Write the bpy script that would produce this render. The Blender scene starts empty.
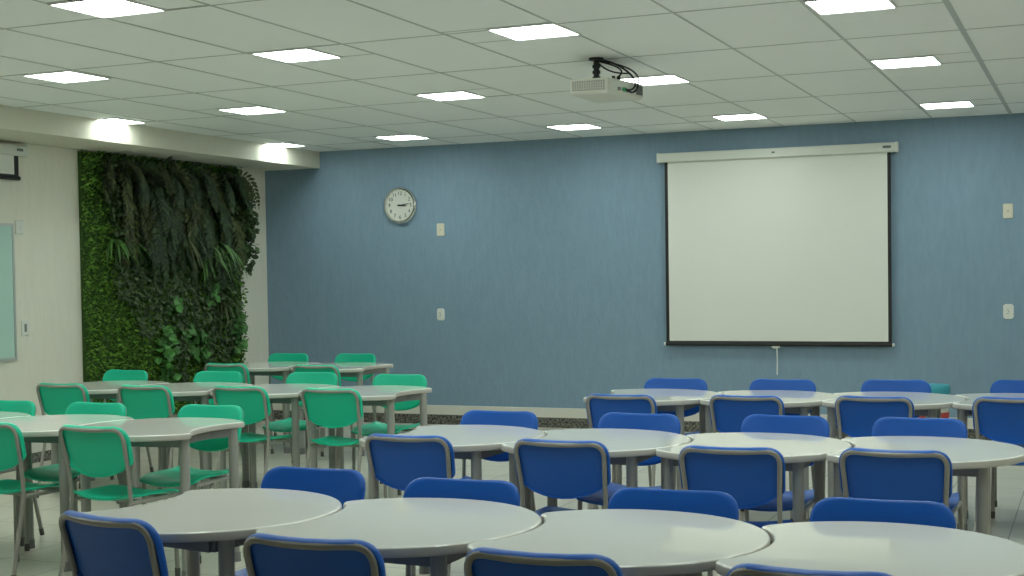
import bpy, math, random
from mathutils import Vector, Matrix

SC = bpy.context.scene
COL = SC.collection
PI = math.pi
R = math.radians

# ------------------------------------------------------------------ camera
CAM_Z = 1.476
cam_data = bpy.data.cameras.new('camera')
cam = bpy.data.objects.new('camera', cam_data)
COL.objects.link(cam)
cam_data.sensor_width = 36.0
cam_data.lens = 1403.9 / 1024 * 36.0
cam_data.shift_y = 33.24 / 1024
cam_data.clip_start = 0.05
_yaw, _pitch, _roll = 0.3955, -0.033, -0.0152
_f = Vector((-math.sin(_yaw), math.cos(_yaw), 0)); _r = Vector((math.cos(_yaw), math.sin(_yaw), 0)); _u = Vector((0, 0, 1))
_f2 = math.cos(_pitch) * _f + math.sin(_pitch) * _u
_u2 = math.cos(_pitch) * _u - math.sin(_pitch) * _f
_r3 = math.cos(_roll) * _r + math.sin(_roll) * _u2
_u3 = math.cos(_roll) * _u2 - math.sin(_roll) * _r
cam.matrix_world = Matrix(((_r3.x, _u3.x, -_f2.x, 0), (_r3.y, _u3.y, -_f2.y, 0), (_r3.z, _u3.z, -_f2.z, CAM_Z), (0, 0, 0, 1)))
SC.camera = cam

# ------------------------------------------------------------------ world, exposure
world = bpy.data.worlds.new('world')
SC.world = world
world.use_nodes = True
world.node_tree.nodes['Background'].inputs[0].default_value = (0.9, 1.0, 0.92, 1)
world.node_tree.nodes['Background'].inputs[1].default_value = 0.02
SC.view_settings.view_transform = 'Standard'
SC.view_settings.look = 'None'
SC.view_settings.gamma = 1.0
SC.view_settings.use_curve_mapping = False
SC.view_settings.exposure = 0.0
LAMP = 20.5                       # strength of the ceiling panels
LAMP_RGB = (0.885, 1.0, 0.945)

# ------------------------------------------------------------------ room numbers
WALL_Y = 12.594
WALL_X = -8.03
RIGHT_X = 2.6
REAR_Y = -5.0
CEIL = 2.77
BEAM_X = -7.37
BEAM_Z = 2.60


# ------------------------------------------------------------------ materials
def mat(name, rgb, rough=0.5, metal=0.0, spec=0.5, noise=0.0, scale=8.0, bump=0.0, bscale=60.0, stretch=None, coat=0.0, vary=0.0, emit=None):
    m = bpy.data.materials.new(name)
    m.use_nodes = True
    nt = m.node_tree
    b = nt.nodes['Principled BSDF']
    b.inputs['Base Color'].default_value = (*rgb, 1)
    b.inputs['Roughness'].default_value = rough
    b.inputs['Metallic'].default_value = metal
    b.inputs['Specular IOR Level'].default_value = spec
    b.inputs['Coat Weight'].default_value = coat
    b.inputs['Coat Roughness'].default_value = 0.06
    if emit:
        b.inputs['Emission Color'].default_value = (*emit[0], 1)
        b.inputs['Emission Strength'].default_value = emit[1]
    vec = None
    if noise or bump:
        tc = nt.nodes.new('ShaderNodeTexCoord')
        mp = nt.nodes.new('ShaderNodeMapping')
        nt.links.new(tc.outputs['Object'], mp.inputs['Vector'])
        if stretch:
            mp.inputs['Scale'].default_value = stretch
        vec = mp.outputs['Vector']
    if noise or vary:
        mix = nt.nodes.new('ShaderNodeMix'); mix.data_type = 'RGBA'
        k = noise or vary
        mix.inputs['A'].default_value = (*[c * (1 - k) for c in rgb], 1)
        mix.inputs['B'].default_value = (*[min(1, c * (1 + k)) for c in rgb], 1)
        if noise:
            n = nt.nodes.new('ShaderNodeTexNoise')
            n.inputs['Scale'].default_value = scale
            n.inputs['Detail'].default_value = 5
            nt.links.new(vec, n.inputs['Vector'])
            nt.links.new(n.outputs['Fac'], mix.inputs['Factor'])
        else:
            g = nt.nodes.new('ShaderNodeNewGeometry')
            nt.links.new(g.outputs['Random Per Island'], mix.inputs['Factor'])
        nt.links.new(mix.outputs['Result'], b.inputs['Base Color'])
    if bump:
        n2 = nt.nodes.new('ShaderNodeTexNoise')
        n2.inputs['Scale'].default_value = bscale
        n2.inputs['Detail'].default_value = 3
        nt.links.new(vec, n2.inputs['Vector'])
        bp = nt.nodes.new('ShaderNodeBump')
        bp.inputs['Strength'].default_value = bump
        bp.inputs['Distance'].default_value = 0.01
        nt.links.new(n2.outputs['Fac'], bp.inputs['Height'])
        nt.links.new(bp.outputs['Normal'], b.inputs['Normal'])
    return m


def tile_mat(name, rgb, grout, size, rough):
    m = bpy.data.materials.new(name)
    m.use_nodes = True
    nt = m.node_tree
    b = nt.nodes['Principled BSDF']
    b.inputs['Roughness'].default_value = rough
    tc = nt.nodes.new('ShaderNodeTexCoord')
    br = nt.nodes.new('ShaderNodeTexBrick')
    br.offset = 0.0; br.squash = 1.0
    br.inputs['Color1'].default_value = (*rgb, 1)
    br.inputs['Color2'].default_value = (*[c * 0.95 for c in rgb], 1)
    br.inputs['Mortar'].default_value = (*grout, 1)
    br.inputs['Scale'].default_value = 1.0
    br.inputs['Mortar Size'].default_value = 0.0035
    br.inputs['Mortar Smooth'].default_value = 0.1
    br.inputs['Brick Width'].default_value = size
    br.inputs['Row Height'].default_value = size
    nt.links.new(tc.outputs['Object'], br.inputs['Vector'])
    n = nt.nodes.new('ShaderNodeTexNoise'); n.inputs['Scale'].default_value = 3.0; n.inputs['Detail'].default_value = 6
    nt.links.new(tc.outputs['Object'], n.inputs['Vector'])
    mr = nt.nodes.new('ShaderNodeMapRange')
    mr.inputs['To Min'].default_value = 0.9; mr.inputs['To Max'].default_value = 1.08
    nt.links.new(n.outputs['Fac'], mr.inputs['Value'])
    mx = nt.nodes.new('ShaderNodeMix'); mx.data_type = 'RGBA'; mx.blend_type = 'MULTIPLY'
    mx.inputs['Factor'].default_value = 1.0
    nt.links.new(br.outputs['Color'], mx.inputs['A'])
    nt.links.new(mr.outputs['Result'], mx.inputs['B'])
    nt.links.new(mx.outputs['Result'], b.inputs['Base Color'])
    return m


def granite_mat():
    m = mat('granite', (0.08, 0.08, 0.07), 0.35)
    nt = m.node_tree
    b = nt.nodes['Principled BSDF']
    tc = nt.nodes.new('ShaderNodeTexCoord')
    v = nt.nodes.new('ShaderNodeTexNoise'); v.inputs['Scale'].default_value = 45; v.inputs['Detail'].default_value = 4
    cr = nt.nodes.new('ShaderNodeValToRGB')
    cr.color_ramp.elements[0].position = 0.38; cr.color_ramp.elements[0].color = (0.03, 0.03, 0.026, 1)
    cr.color_ramp.elements[1].position = 0.66; cr.color_ramp.elements[1].color = (0.27, 0.26, 0.22, 1)
    nt.links.new(tc.outputs['Object'], v.inputs['Vector'])
    nt.links.new(v.outputs['Fac'], cr.inputs['Fac'])
    nt.links.new(cr.outputs['Color'], b.inputs['Base Color'])
    return m


M = {
    'ceiling': mat('ceiling_tile', (0.91, 0.925, 0.90), 0.7, noise=0.025, scale=1.3),
    'grid': mat('ceiling_grid_metal', (0.48, 0.50, 0.47), 0.42, spec=0.5),
    'blue_wall': mat('blue_textured_paint', (0.225, 0.335, 0.435), 0.6, noise=0.10, scale=9, bump=0.5, bscale=26, stretch=(3.2, 3.2, 0.7)),
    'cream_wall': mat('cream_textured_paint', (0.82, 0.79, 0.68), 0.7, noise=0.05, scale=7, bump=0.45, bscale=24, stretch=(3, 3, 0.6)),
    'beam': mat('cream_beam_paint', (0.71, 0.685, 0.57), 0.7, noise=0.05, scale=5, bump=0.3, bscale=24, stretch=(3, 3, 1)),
    'floor': tile_mat('cream_floor_tile', (0.65, 0.62, 0.525), (0.22, 0.21, 0.17), 0.45, 0.28),
    'white_trim': mat('white_trim_paint', (0.72, 0.70, 0.62), 0.45, noise=0.03, scale=6),
    'granite': granite_mat(),
    'table_top': mat('white_gloss_laminate', (0.80, 0.79, 0.73), 0.006, spec=0.6, noise=0.012, scale=2.0),
    'edge': mat('grey_edge_band', (0.55, 0.53, 0.48), 0.35, noise=0.02, scale=4),
    'metal': mat('grey_painted_steel', (0.34, 0.34, 0.31), 0.38, noise=0.05, scale=20),
    'apron': mat('grey_steel_rail', (0.20, 0.205, 0.20), 0.45, noise=0.05, scale=20),
    'tube': mat('taupe_grey_steel_tube', (0.31, 0.30, 0.265), 0.33, noise=0.04, scale=30),
    'rubber': mat('grey_rubber', (0.10, 0.10, 0.09), 0.7, noise=0.1, scale=30),
    'blue': mat('blue_plastic', (0.014, 0.115, 0.50), 0.36, spec=0.3, noise=0.03, scale=5, bump=0.04, bscale=300),
    'green': mat('green_plastic', (0.012, 0.55, 0.33), 0.38, spec=0.3, noise=0.03, scale=5, bump=0.04, bscale=300),
    'screen': mat('matte_screen_fabric', (0.80, 0.80, 0.74), 0.8, noise=0.012, scale=1.5),
    'black': mat('black_border', (0.012, 0.012, 0.012), 0.55, noise=0.1, scale=10),
    'white_metal': mat('white_enamel', (0.72, 0.73, 0.66), 0.35, noise=0.02, scale=5),
    'label': mat('dark_label', (0.16, 0.17, 0.17), 0.5, noise=0.3, scale=90),
    'chrome': mat('polished_chrome', (0.75, 0.76, 0.74), 0.13, metal=1.0, noise=0.03, scale=10),
    'clock_face': mat('clock_face_paper', (0.72, 0.72, 0.66), 0.6, noise=0.02, scale=5),
    'ink': mat('black_ink', (0.02, 0.02, 0.02), 0.5, noise=0.05, scale=5),
    'cream_plastic': mat('cream_plastic', (0.74, 0.70, 0.55), 0.4, noise=0.02, scale=9),
    'white_plastic': mat('white_plastic', (0.76, 0.77, 0.71), 0.4, noise=0.02, scale=9),
    'slot': mat('grey_slot_plastic', (0.25, 0.25, 0.23), 0.5, noise=0.05, scale=9),
    'glass_board': mat('mint_glass_board', (0.50, 0.70, 0.62), 0.12, spec=0.5, noise=0.03, scale=1.0),
    'alu': mat('brushed_aluminium', (0.60, 0.61, 0.58), 0.35, metal=0.6, noise=0.04, scale=12),
    'projector': mat('ivory_projector_plastic', (0.70, 0.69, 0.60), 0.45, noise=0.02, scale=9),
    'grille': mat('grille_shadow', (0.14, 0.145, 0.13), 0.6, noise=0.1, scale=9),
    'port_green': mat('green_connector', (0.03, 0.28, 0.10), 0.5, noise=0.05, scale=9),
    'glass_lens': mat('lens_glass', (0.02, 0.02, 0.03), 0.05, noise=0.1, scale=9),
    'teal': mat('teal_plastic', (0.05, 0.36, 0.45), 0.4, noise=0.05, scale=9),
    'red': mat('red_stripe', (0.50, 0.06, 0.05), 0.5, noise=0.05, scale=9),
    'plant_back': mat('dark_plant_mesh', (0.035, 0.085, 0.012), 0.9, noise=0.3, scale=15),
    'moss': mat('moss_green_leaf', (0.105, 0.235, 0.022), 0.6, vary=0.55),
    'fern': mat('dark_fern_leaf', (0.026, 0.050, 0.014), 0.6, vary=0.6),
    'fern_olive': mat('olive_fern_leaf', (0.052, 0.066, 0.016), 0.6, vary=0.5),
    'vine': mat('dusky_vine_leaf', (0.070, 0.115, 0.045), 0.55, vary=0.6),
    'broad': mat('bright_green_leaf', (0.090, 0.26, 0.060), 0.45, vary=0.4),
    'ivy': mat('deep_ivy_leaf', (0.045, 0.085, 0.026), 0.45, vary=0.5),
    'spider': mat('grassy_blade', (0.070, 0.17, 0.035), 0.5, vary=0.4),
    'lamp': mat('lit_diffuser', (0.9, 0.9, 0.9), 0.6, emit=(LAMP_RGB, LAMP)),
    'lamp_frame': mat('white_lamp_frame', (0.78, 0.78, 0.75), 0.4, noise=0.02, scale=9),
}


# ------------------------------------------------------------------ mesh builder
class MB:
    def __init__(self):
        self.v = []; self.f = []

    def add(self, verts, faces):
        n = len(self.v)
        self.v.extend([tuple(p) for p in verts])
        self.f.extend([tuple(i + n for i in q) for q in faces])

    def box(self, x0, x1, y0, y1, z0, z1, bev=0.0):
        if not bev:
            self.add([(x0, y0, z0), (x1, y0, z0), (x1, y1, z0), (x0, y1, z0), (x0, y0, z1), (x1, y0, z1), (x1, y1, z1), (x0, y1, z1)],
                     [(3, 2, 1, 0), (4, 5, 6, 7), (0, 1, 5, 4), (1, 2, 6, 5), (2, 3, 7, 6), (3, 0, 4, 7)])
            return
        b = bev
        # rings of a chamfered box along z
        def ring(i, z):
            return [(x0 + i, y0 + b + i * 0, z), (x0 + b, y0 + i, z), (x1 - b, y0 + i, z), (x1 - i, y0 + b, z),
                    (x1 - i, y1 - b, z), (x1 - b, y1 - i, z), (x0 + b, y1 - i, z), (x0 + i, y1 - b, z)]
        self.loft([ring(b, z0), ring(0, z0 + b), ring(0, z1 - b), ring(b, z1)])

    def loft(self, rings, cap=True, closed=True):
        n = len(rings[0]); vs = []; fs = []
        for rg in rings:
            vs.extend(rg)
        for a in range(len(rings) - 1):
            for i in range(n if closed else n - 1):
                j = (i + 1) % n
                fs.append((a * n + i, a * n + j, (a + 1) * n + j, (a + 1) * n + i))
        if cap:
            fs.append(tuple(reversed(range(n))))
            fs.append(tuple((len(rings) - 1) * n + i for i in range(n)))
        self.add(vs, fs)

    def tube(self, pts, r, n=8, cap=True, up=None):
        pts = [Vector(p) for p in pts]
        rs = r if isinstance(r, (list, tuple)) else [r] * len(pts)
        t0 = (pts[1] - pts[0]).normalized()
        a = Vector((0, 0, 1)) if abs(t0.z) < 0.9 else Vector((1, 0, 0))
        nrm = (a - a.dot(t0) * t0).normalized()
        rings = []
        for i, p in enumerate(pts):
            if i == 0: t = (pts[1] - p).normalized()
            elif i == len(pts) - 1: t = (p - pts[i - 1]).normalized()
            else: t = ((p - pts[i - 1]).normalized() + (pts[i + 1] - p).normalized()).normalized()
            nrm = (nrm - nrm.dot(t) * t).normalized()
            b = t.cross(nrm)
            rings.append([p + rs[i] * (math.cos(2 * PI * k / n) * nrm + math.sin(2 * PI * k / n) * b) for k in range(n)])
        self.loft(rings, cap)

    def cyl(self, x, y, z0, z1, r, n=16, r1=None):
        r1 = r if r1 is None else r1
        self.loft([[(x + rr * math.cos(2 * PI * k / n), y + rr * math.sin(2 * PI * k / n), z) for k in range(n)] for z, rr in ((z0, r), (z1, r1))])

    def disc_y(self, x, z, y0, y1, prof, n=40):
        """surface of revolution about the y axis through (x, z); prof = [(radius, t)] with t from y0 to y1"""
        self.loft([[(x + r * math.cos(2 * PI * k / n), y0 + (y1 - y0) * t, z + r * math.sin(2 * PI * k / n)) for k in range(n)] for r, t in prof])

    def prism(self, poly, z0, z1):
        self.loft([[(x, y, z0) for x, y in poly], [(x, y, z1) for x, y in poly]])

    def build(self, name, material, parent=None, smooth=True, angle=35):
        me = bpy.data.meshes.new(name)
        me.from_pydata(self.v, [], self.f)
        me.materials.append(material)
        if smooth:
            me.shade_smooth()
            me.set_sharp_from_angle(angle=R(angle))
        me.update()
        o = bpy.data.objects.new(name, me)
        COL.objects.link(o)
        if parent: o.parent = parent
        return o


def tag(o, label=None, cat=None, group=None, kind=None):
    if label: o['label'] = label
    if cat: o['category'] = cat
    if group: o['group'] = group
    if kind: o['kind'] = kind
    return o


def empty(name, loc=(0, 0, 0), rz=0.0):
    o = bpy.data.objects.new(name, None)
    o.empty_display_size = 0.1
    COL.objects.link(o)
    o.location = loc; o.rotation_euler = (0, 0, rz)
    return o


def copy_tree(o, parent=None):
    c = o.copy()
    COL.objects.link(c)
    if parent: c.parent = parent
    for ch in list(o.children):
        copy_tree(ch, c)
    return c


def struct(mb, name, material, label=None, **kw):
    o = mb.build(name, material, **kw)
    o['kind'] = 'structure'
    if label: o['label'] = label; o['category'] = name.split('_')[0]
    return o


def corner(p0, p1, p2, d, n=5):
    """points rounding the corner at p1 starting d before and after it"""
    p0, p1, p2 = Vector(p0), Vector(p1), Vector(p2)
    a = p1 + (p0 - p1).normalized() * d
    b = p1 + (p2 - p1).normalized() * d
    return [(1 - t) ** 2 * a + 2 * t * (1 - t) * p1 + t * t * b for t in [i / n for i in range(n + 1)]]


# ------------------------------------------------------------------ the room
b = MB(); b.box(WALL_X - 0.1, RIGHT_X + 0.1, REAR_Y - 0.1, WALL_Y + 0.1, -0.1, 0)
struct(b, 'floor', M['floor'], 'cream square floor tiles with dark grout', smooth=False)
b = MB(); b.box(WALL_X - 0.1, RIGHT_X + 0.1, REAR_Y - 0.1, WALL_Y + 0.1, CEIL, CEIL + 0.1)
struct(b, 'ceiling', M['ceiling'], 'pale suspended tile ceiling', smooth=False)
b = MB(); b.box(WALL_X - 0.1, RIGHT_X + 0.1, WALL_Y, WALL_Y + 0.15, 0, CEIL)
struct(b, 'wall_back', M['blue_wall'], 'grey blue textured back wall', smooth=False)
b = MB(); b.box(WALL_X - 0.15, WALL_X, REAR_Y, WALL_Y, 0, CEIL)
struct(b, 'wall_left', M['cream_wall'], 'cream textured left wall', smooth=False)
b = MB(); b.box(RIGHT_X, RIGHT_X + 0.15, REAR_Y, WALL_Y, 0, CEIL)
struct(b, 'wall_right', M['cream_wall'], 'cream right wall beyond the picture', smooth=False)
b = MB(); b.box(WALL_X, RIGHT_X, REAR_Y - 0.15, REAR_Y, 0, CEIL)
struct(b, 'wall_rear', M['blue_wall'], 'grey blue wall behind the camera', smooth=False)
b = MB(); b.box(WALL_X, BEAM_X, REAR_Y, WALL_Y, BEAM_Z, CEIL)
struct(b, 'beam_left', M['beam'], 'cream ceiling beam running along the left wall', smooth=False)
# two-tone skirting: white band above speckled granite
b = MB(); b.box(WALL_X, RIGHT_X, WALL_Y - 0.022, WALL_Y, 0.098, 0.19)
struct(b, 'trim_back', M['white_trim'], 'white band above the granite skirting of the blue wall', smooth=False)
b = MB(); b.box(WALL_X, RIGHT_X, WALL_Y - 0.016, WALL_Y, 0, 0.098)
struct(b, 'baseboard_back', M['granite'], 'speckled granite skirting along the blue wall', smooth=False)
b = MB(); b.box(WALL_X, WALL_X + 0.022, REAR_Y, WALL_Y - 0.022, 0.085, 0.165)
struct(b, 'trim_left', M['white_trim'], 'white band above the granite skirting of the left wall', smooth=False)
b = MB(); b.box(WALL_X, WALL_X + 0.016, REAR_Y, WALL_Y - 0.016, 0, 0.085)
struct(b, 'baseboard_left', M['granite'], 'speckled granite skirting along the left wall', smooth=False)

# ceiling grid: long bars run towards the blue wall, cross bars drift slightly from its line
PAN = 0.385
SKEW = 0.030
PANELS = [   # x, y of the centre, column, row from the blue wall, in the picture
    (-7.32, 11.73, 'far_left', 0, 1), (-7.36, 9.30, 'far_left', 1, 1),
    (-5.95, 11.68, 'left', 0, 1), (-5.97, 9.21, 'left', 1, 1), (-5.99, 7.13, 'left', 2, 1),
    (-4.235, 11.63, 'middle', 0, 1), (-4.275, 9.17, 'middle', 1, 1), (-4.275, 7.07, 'middle', 2, 1), (-4.30, 5.42, 'middle', 3, 1),
    (-2.755, 11.61, 'screen', 0, 1), (-2.735, 9.10, 'screen', 1, 1), (-2.76, 6.98, 'screen', 2, 1),
    (-1.095, 11.61, 'right', 0, 1), (-1.10, 9.09, 'right', 1, 1), (-1.105, 6.98, 'right', 2, 1)]
for _x in (0.55,):  # unseen panels from here on, carrying on the array to light the room
    PANELS += [(_x, 11.58, 'off', 0, 0), (_x, 9.06, 'off', 1, 0), (_x, 6.95, 'off', 2, 0)]
PANELS += [(-7.36, 7.17, 'off', 2, 0)] + [(_x, 5.38, 'off', 3, 0) for _x in (-7.36, -5.99, -2.76, -1.1, 0.55)]
for _y in (3.75,):  # unseen row added to light the fronts of the nearest chairs
    PANELS += [(_x, _y, 'off', 4, 0) for _x in (-7.36, -5.99, -4.30, -2.76, -1.1, 0.55)]
g = MB()
ceil_x0, ceil_x1 = BEAM_X, RIGHT_X
for i in range(-5, 11):
    x = -0.676 - 0.6375 * i
    if x < ceil_x0 + .05 or x > ceil_x1: continue
    w = 0.015 if i == 0 else 0.008 if i == 1 else 0.0055
    g.box(x - w, x + w, REAR_Y, WALL_Y, CEIL - 0.003, CEIL)


def cross(xa, xb, y, w, t):
    ya, yb = y - SKEW * (xa + 1.1), y - SKEW * (xb + 1.1)
    g.add([(xa, ya - w, CEIL - t), (xb, yb - w, CEIL - t), (xb, yb + w, CEIL - t), (xa, ya + w, CEIL - t),
           (xa, ya - w, CEIL), (xb, yb - w, CEIL), (xb, yb + w, CEIL), (xa, ya + w, CEIL)],
          [(3, 2, 1, 0), (4, 5, 6, 7), (0, 1, 5, 4), (1, 2, 6, 5), (2, 3, 7, 6), (3, 0, 4, 7)])


for j in range(0, 12):
    cross(ceil_x0, ceil_x1, 11.79 - 1.25 * j, 0.005, 0.0025)
for (x, y, _, _, _) in PANELS:
    ci = min([-0.676 - 0.6375 * i for i in range(-5, 12)], key=lambda c: abs((c + 0.319) - x))
    yn = y + SKEW * (x + 1.1)
    for yy in (yn - PAN / 2 - 0.006, yn + PAN / 2 + 0.006):
        cross(max(ci, ceil_x0), ci + 0.6375, yy, 0.003, 0.002)
struct(g, 'trim_ceiling', M['grid'], 'grey metal grid between the ceiling tiles', smooth=False)


# ------------------------------------------------------------------ ceiling lights
def ceiling_light():
    root = empty('ceiling_light')
    f = MB()
    h = PAN / 2; i = h - 0.011
    for (x0, x1, y0, y1) in ((-h, h, -h, -i), (-h, h, i, h), (-h, -i, -i, i), (i, h, -i, i)):
        f.box(x0, x1, y0, y1, -0.010, 0)
    f.build('frame', M['lamp_frame'], root, smooth=False)
    d = MB(); d.box(-i, i, -i, i, -0.007, -0.001)
    d.build('diffuser', M['lamp'], root, smooth=False)
    return root


col_words = {'far_left': 'beside the cream beam', 'left': 'second column from the cream beam', 'middle': 'middle column of the ceiling',
             'screen': 'column left of the projection screen', 'right': 'rightmost column above the screen edge', 'off': '', 'off2': ''}
row_words = ('nearest the blue wall', 'second from the blue wall', 'third from the blue wall', 'fourth from the blue wall')
proto = ceiling_light()
first = True
for (x, y, k, j, seen) in PANELS:
    o = proto if first else copy_tree(proto)
    first = False
    o.location = (x, y, CEIL)
    o.rotation_euler = (0, 0, -SKEW)
    if seen:
        tag(o, 'lit square ceiling panel, %s, %s' % (col_words[k], row_words[j]), 'ceiling light', 'lit ceiling panels')
    else:
        tag(o, 'unseen lit ceiling panel outside the picture frame, added to light the room', 'ceiling light', 'unseen ceiling panels added for light')

# ------------------------------------------------------------------ tables
TOP_R, PITCH, TOP_Z = 0.44, 0.705, 0.728


def table_outline(inset=0.0):
    r1 = TOP_R; r2 = TOP_R + 0.009
    a = math.acos((-PITCH / 2 - 0.006) / r1)
    pts = []
    n = 56
    far = Vector((r1 * math.cos(a), r1 * math.sin(a)))
    for i in range(n + 1):
        t = -a + 2 * a * i / n
        pts.append(Vector((r1 * math.cos(t), r1 * math.sin(t))))
    b0 = math.atan2(far.y, far.x + PITCH)
    m = 20
    for i in range(1, m):
        t = b0 - 2 * b0 * i / m
        pts.append(Vector((-PITCH + r2 * math.cos(t), r2 * math.sin(t))))
    # round the two tips with a generous arc
    D = 0.055
    arc = pts[:n + 1]; bite = pts[n + 1:]
    farP, nearP = arc[-1], arc[0]
    arc = [p for p in arc if (p - farP).length > D and (p - nearP).length > D]
    bite = [p for p in bite if (p - farP).length > D and (p - nearP).length > D]

    def tip(p0, p1, p2):
        a_, c_ = p1 + (p0 - p1).normalized() * D, p1 + (p2 - p1).normalized() * D
        return [(1 - t) ** 2 * a_ + 2 * t * (1 - t) * p1 + t * t * c_ for t in [k / 8 for k in range(9)]]
    pts = arc + tip(arc[-1], farP, bite[0]) + bite + tip(bite[-1], nearP, arc[0])
    if inset:
        N = len(pts); q = []
        for i, p in enumerate(pts):
            d = (pts[(i + 1) % N] - pts[i - 1]).normalized()
            q.append(p - Vector((d.y, -d.x)) * inset)
        pts = q
    return pts


def make_table(kind):
    root = empty('collaborative_table')
    t = MB()
    th = 0.030
    lay = ((0.005, TOP_Z - th), (0.001, TOP_Z - th + 0.003), (0.0, TOP_Z - th + 0.008), (0.0, TOP_Z - 0.009), (0.0015, TOP_Z - 0.004), (0.004, TOP_Z - 0.001), (0.0075, TOP_Z))
    rings = [[(p.x, p.y, z) for p in table_outline(ins)] for ins, z in lay]
    t.loft(rings[4:])
    e = MB(); e.loft(rings[:5])
    to = t.build('tabletop', M['table_top'], root, angle=60)
    for p in to.data.polygons:
        if len(p.vertices) > 8: p.use_smooth = False
    e.build('edge_band', M['edge'], root, angle=60)['label'] = 'greyish rounded edge band'
    legs = ((0.265, -0.265) if kind == 'blue' else (0.325, -0.190), (0.265, 0.265), (-0.290, 0.235), (-0.290, -0.235))
    a = MB()
    zc, hh = TOP_Z - th - 0.022, 0.022
    paths = [[legs[0], legs[1]], [legs[1], legs[2]], [legs[3], legs[0]], [legs[2], (-0.215, 0.12), (-0.205, 0.0), (-0.215, -0.12), legs[3]]]
    for path in paths:
        rings = []
        for i, p in enumerate(path):
            p0 = Vector(path[max(0, i - 1)]); p1 = Vector(path[min(len(path) - 1, i + 1)])
            d = (p1 - p0).normalized(); nn = Vector((-d.y, d.x)) * 0.012
            pp = Vector(p)
            rings.append([(pp.x - nn.x, pp.y - nn.y, zc - hh), (pp.x + nn.x, pp.y + nn.y, zc - hh), (pp.x + nn.x, pp.y + nn.y, zc + hh), (pp.x - nn.x, pp.y - nn.y, zc + hh)])
        a.loft(rings)
    a.build('apron_rail', M['apron'], root, smooth=False)
    for (x, y) in legs:
        l = MB(); l.cyl(x, y, 0.018, TOP_Z - th, 0.0245, 18)
        lo = l.build('leg', M['metal'], root)
        f = MB(); f.cyl(x, y, 0.0, 0.05, 0.029, 18, 0.027)
        f.build('foot', M['apron'], lo)
    return root


tables = [
    # nearest blue row, left to right
    (-2.692, 3.830, R(-8), 'blue', 'white scalloped table at the left end of the nearest row, with blue chairs', 'nearest row of white tables'),
    (-1.985, 3.825, R(-0.4), 'blue', 'white scalloped table, second from the left in the nearest row of blue chairs', 'nearest row of white tables'),
    (-1.280, 3.805, R(-1.6), 'blue', 'white scalloped table, third from the left in the nearest row of blue chairs', 'nearest row of white tables'),
    (-0.575, 3.800, R(-0.4), 'blue', 'white scalloped table at the right end of the nearest row, cut by the frame', 'nearest row of white tables'),
    (-2.815, 5.980, R(-3), 'blue', 'white scalloped table at the left end of the middle blue row', 'middle row of white tables with blue chairs'),
    (-2.110, 5.985, R(0.4), 'blue', 'white scalloped table, second from the left in the middle blue row', 'middle row of white tables with blue chairs'),
    (-1.405, 6.000, R(1.2), 'blue', 'white scalloped table, third from the left in the middle blue row', 'middle row of white tables with blue chairs'),
    (-0.699, 6.040, R(3.2), 'blue', 'white scalloped table at the right end of the middle blue row', 'middle row of white tables with blue chairs'),
    (-2.545, 8.280, 0, 'blue', 'white scalloped table at the left end of the far blue row', 'far row of white tables with blue chairs'),
    (-1.839, 8.320, R(3.2), 'blue', 'white scalloped table, second in the far blue row, below the screen pull cord', 'far row of white tables with blue chairs'),
    (-1.133, 8.360, R(3.2), 'blue', 'white scalloped table, third in the far blue row, before the teal lid', 'far row of white tables with blue chairs'),
    (-0.427, 8.410, R(4.0), 'blue', 'white scalloped table at the right end of the far blue row, at frame edge', 'far row of white tables with blue chairs'),
    # green side: the tables are turned the other way round
    (-4.445, 5.930, PI + R(4), 'green', 'white scalloped table at the right end of the nearest green row', 'nearest row of tables with green chairs'),
    (-5.155, 5.930, PI, 'green', 'white scalloped table, second from the right in the nearest green row', 'nearest row of tables with green chairs'),
    (-5.862, 5.930, PI, 'green', 'white scalloped table mostly cut off by the left edge of the picture', 'nearest row of tables with green chairs'),
    (-4.445, 8.160, PI, 'green', 'white scalloped table at the right end of the middle green row', 'middle row of tables with green chairs'),
    (-5.152, 8.165, PI, 'green', 'white scalloped table, second from the right in the middle green row', 'middle row of tables with green chairs'),
    (-5.860, 8.170, PI, 'green', 'white scalloped table, third from the right in the middle green row', 'middle row of tables with green chairs'),
    (-6.570, 8.175, PI, 'green', 'white scalloped table at the left end of the middle green row', 'middle row of tables with green chairs'),
    (-5.910, 10.420, PI, 'green', 'white scalloped table at the right end of the farthest green row by the blue wall', 'farthest row of tables with green chairs'),
    (-6.620, 10.420, PI, 'green', 'white scalloped table at the left end of the farthest green row by the plant wall', 'farthest row of tables with green chairs'),
]
protos = {}
for i, (x, y, rz, kind, label, grp) in enumerate(tables):
    if kind in protos: o = copy_tree(protos[kind])
    else: o = protos[kind] = make_table(kind)
    o.location = (x, y, 0); o.rotation_euler = (0, 0, rz)
    tag(o, label, 'table', grp)
for c in protos['blue'].children:                       # the first table's near corner leg stands a little further out
    if c.name == 'leg': c.location = (0.035, 0.025, 0)


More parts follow.
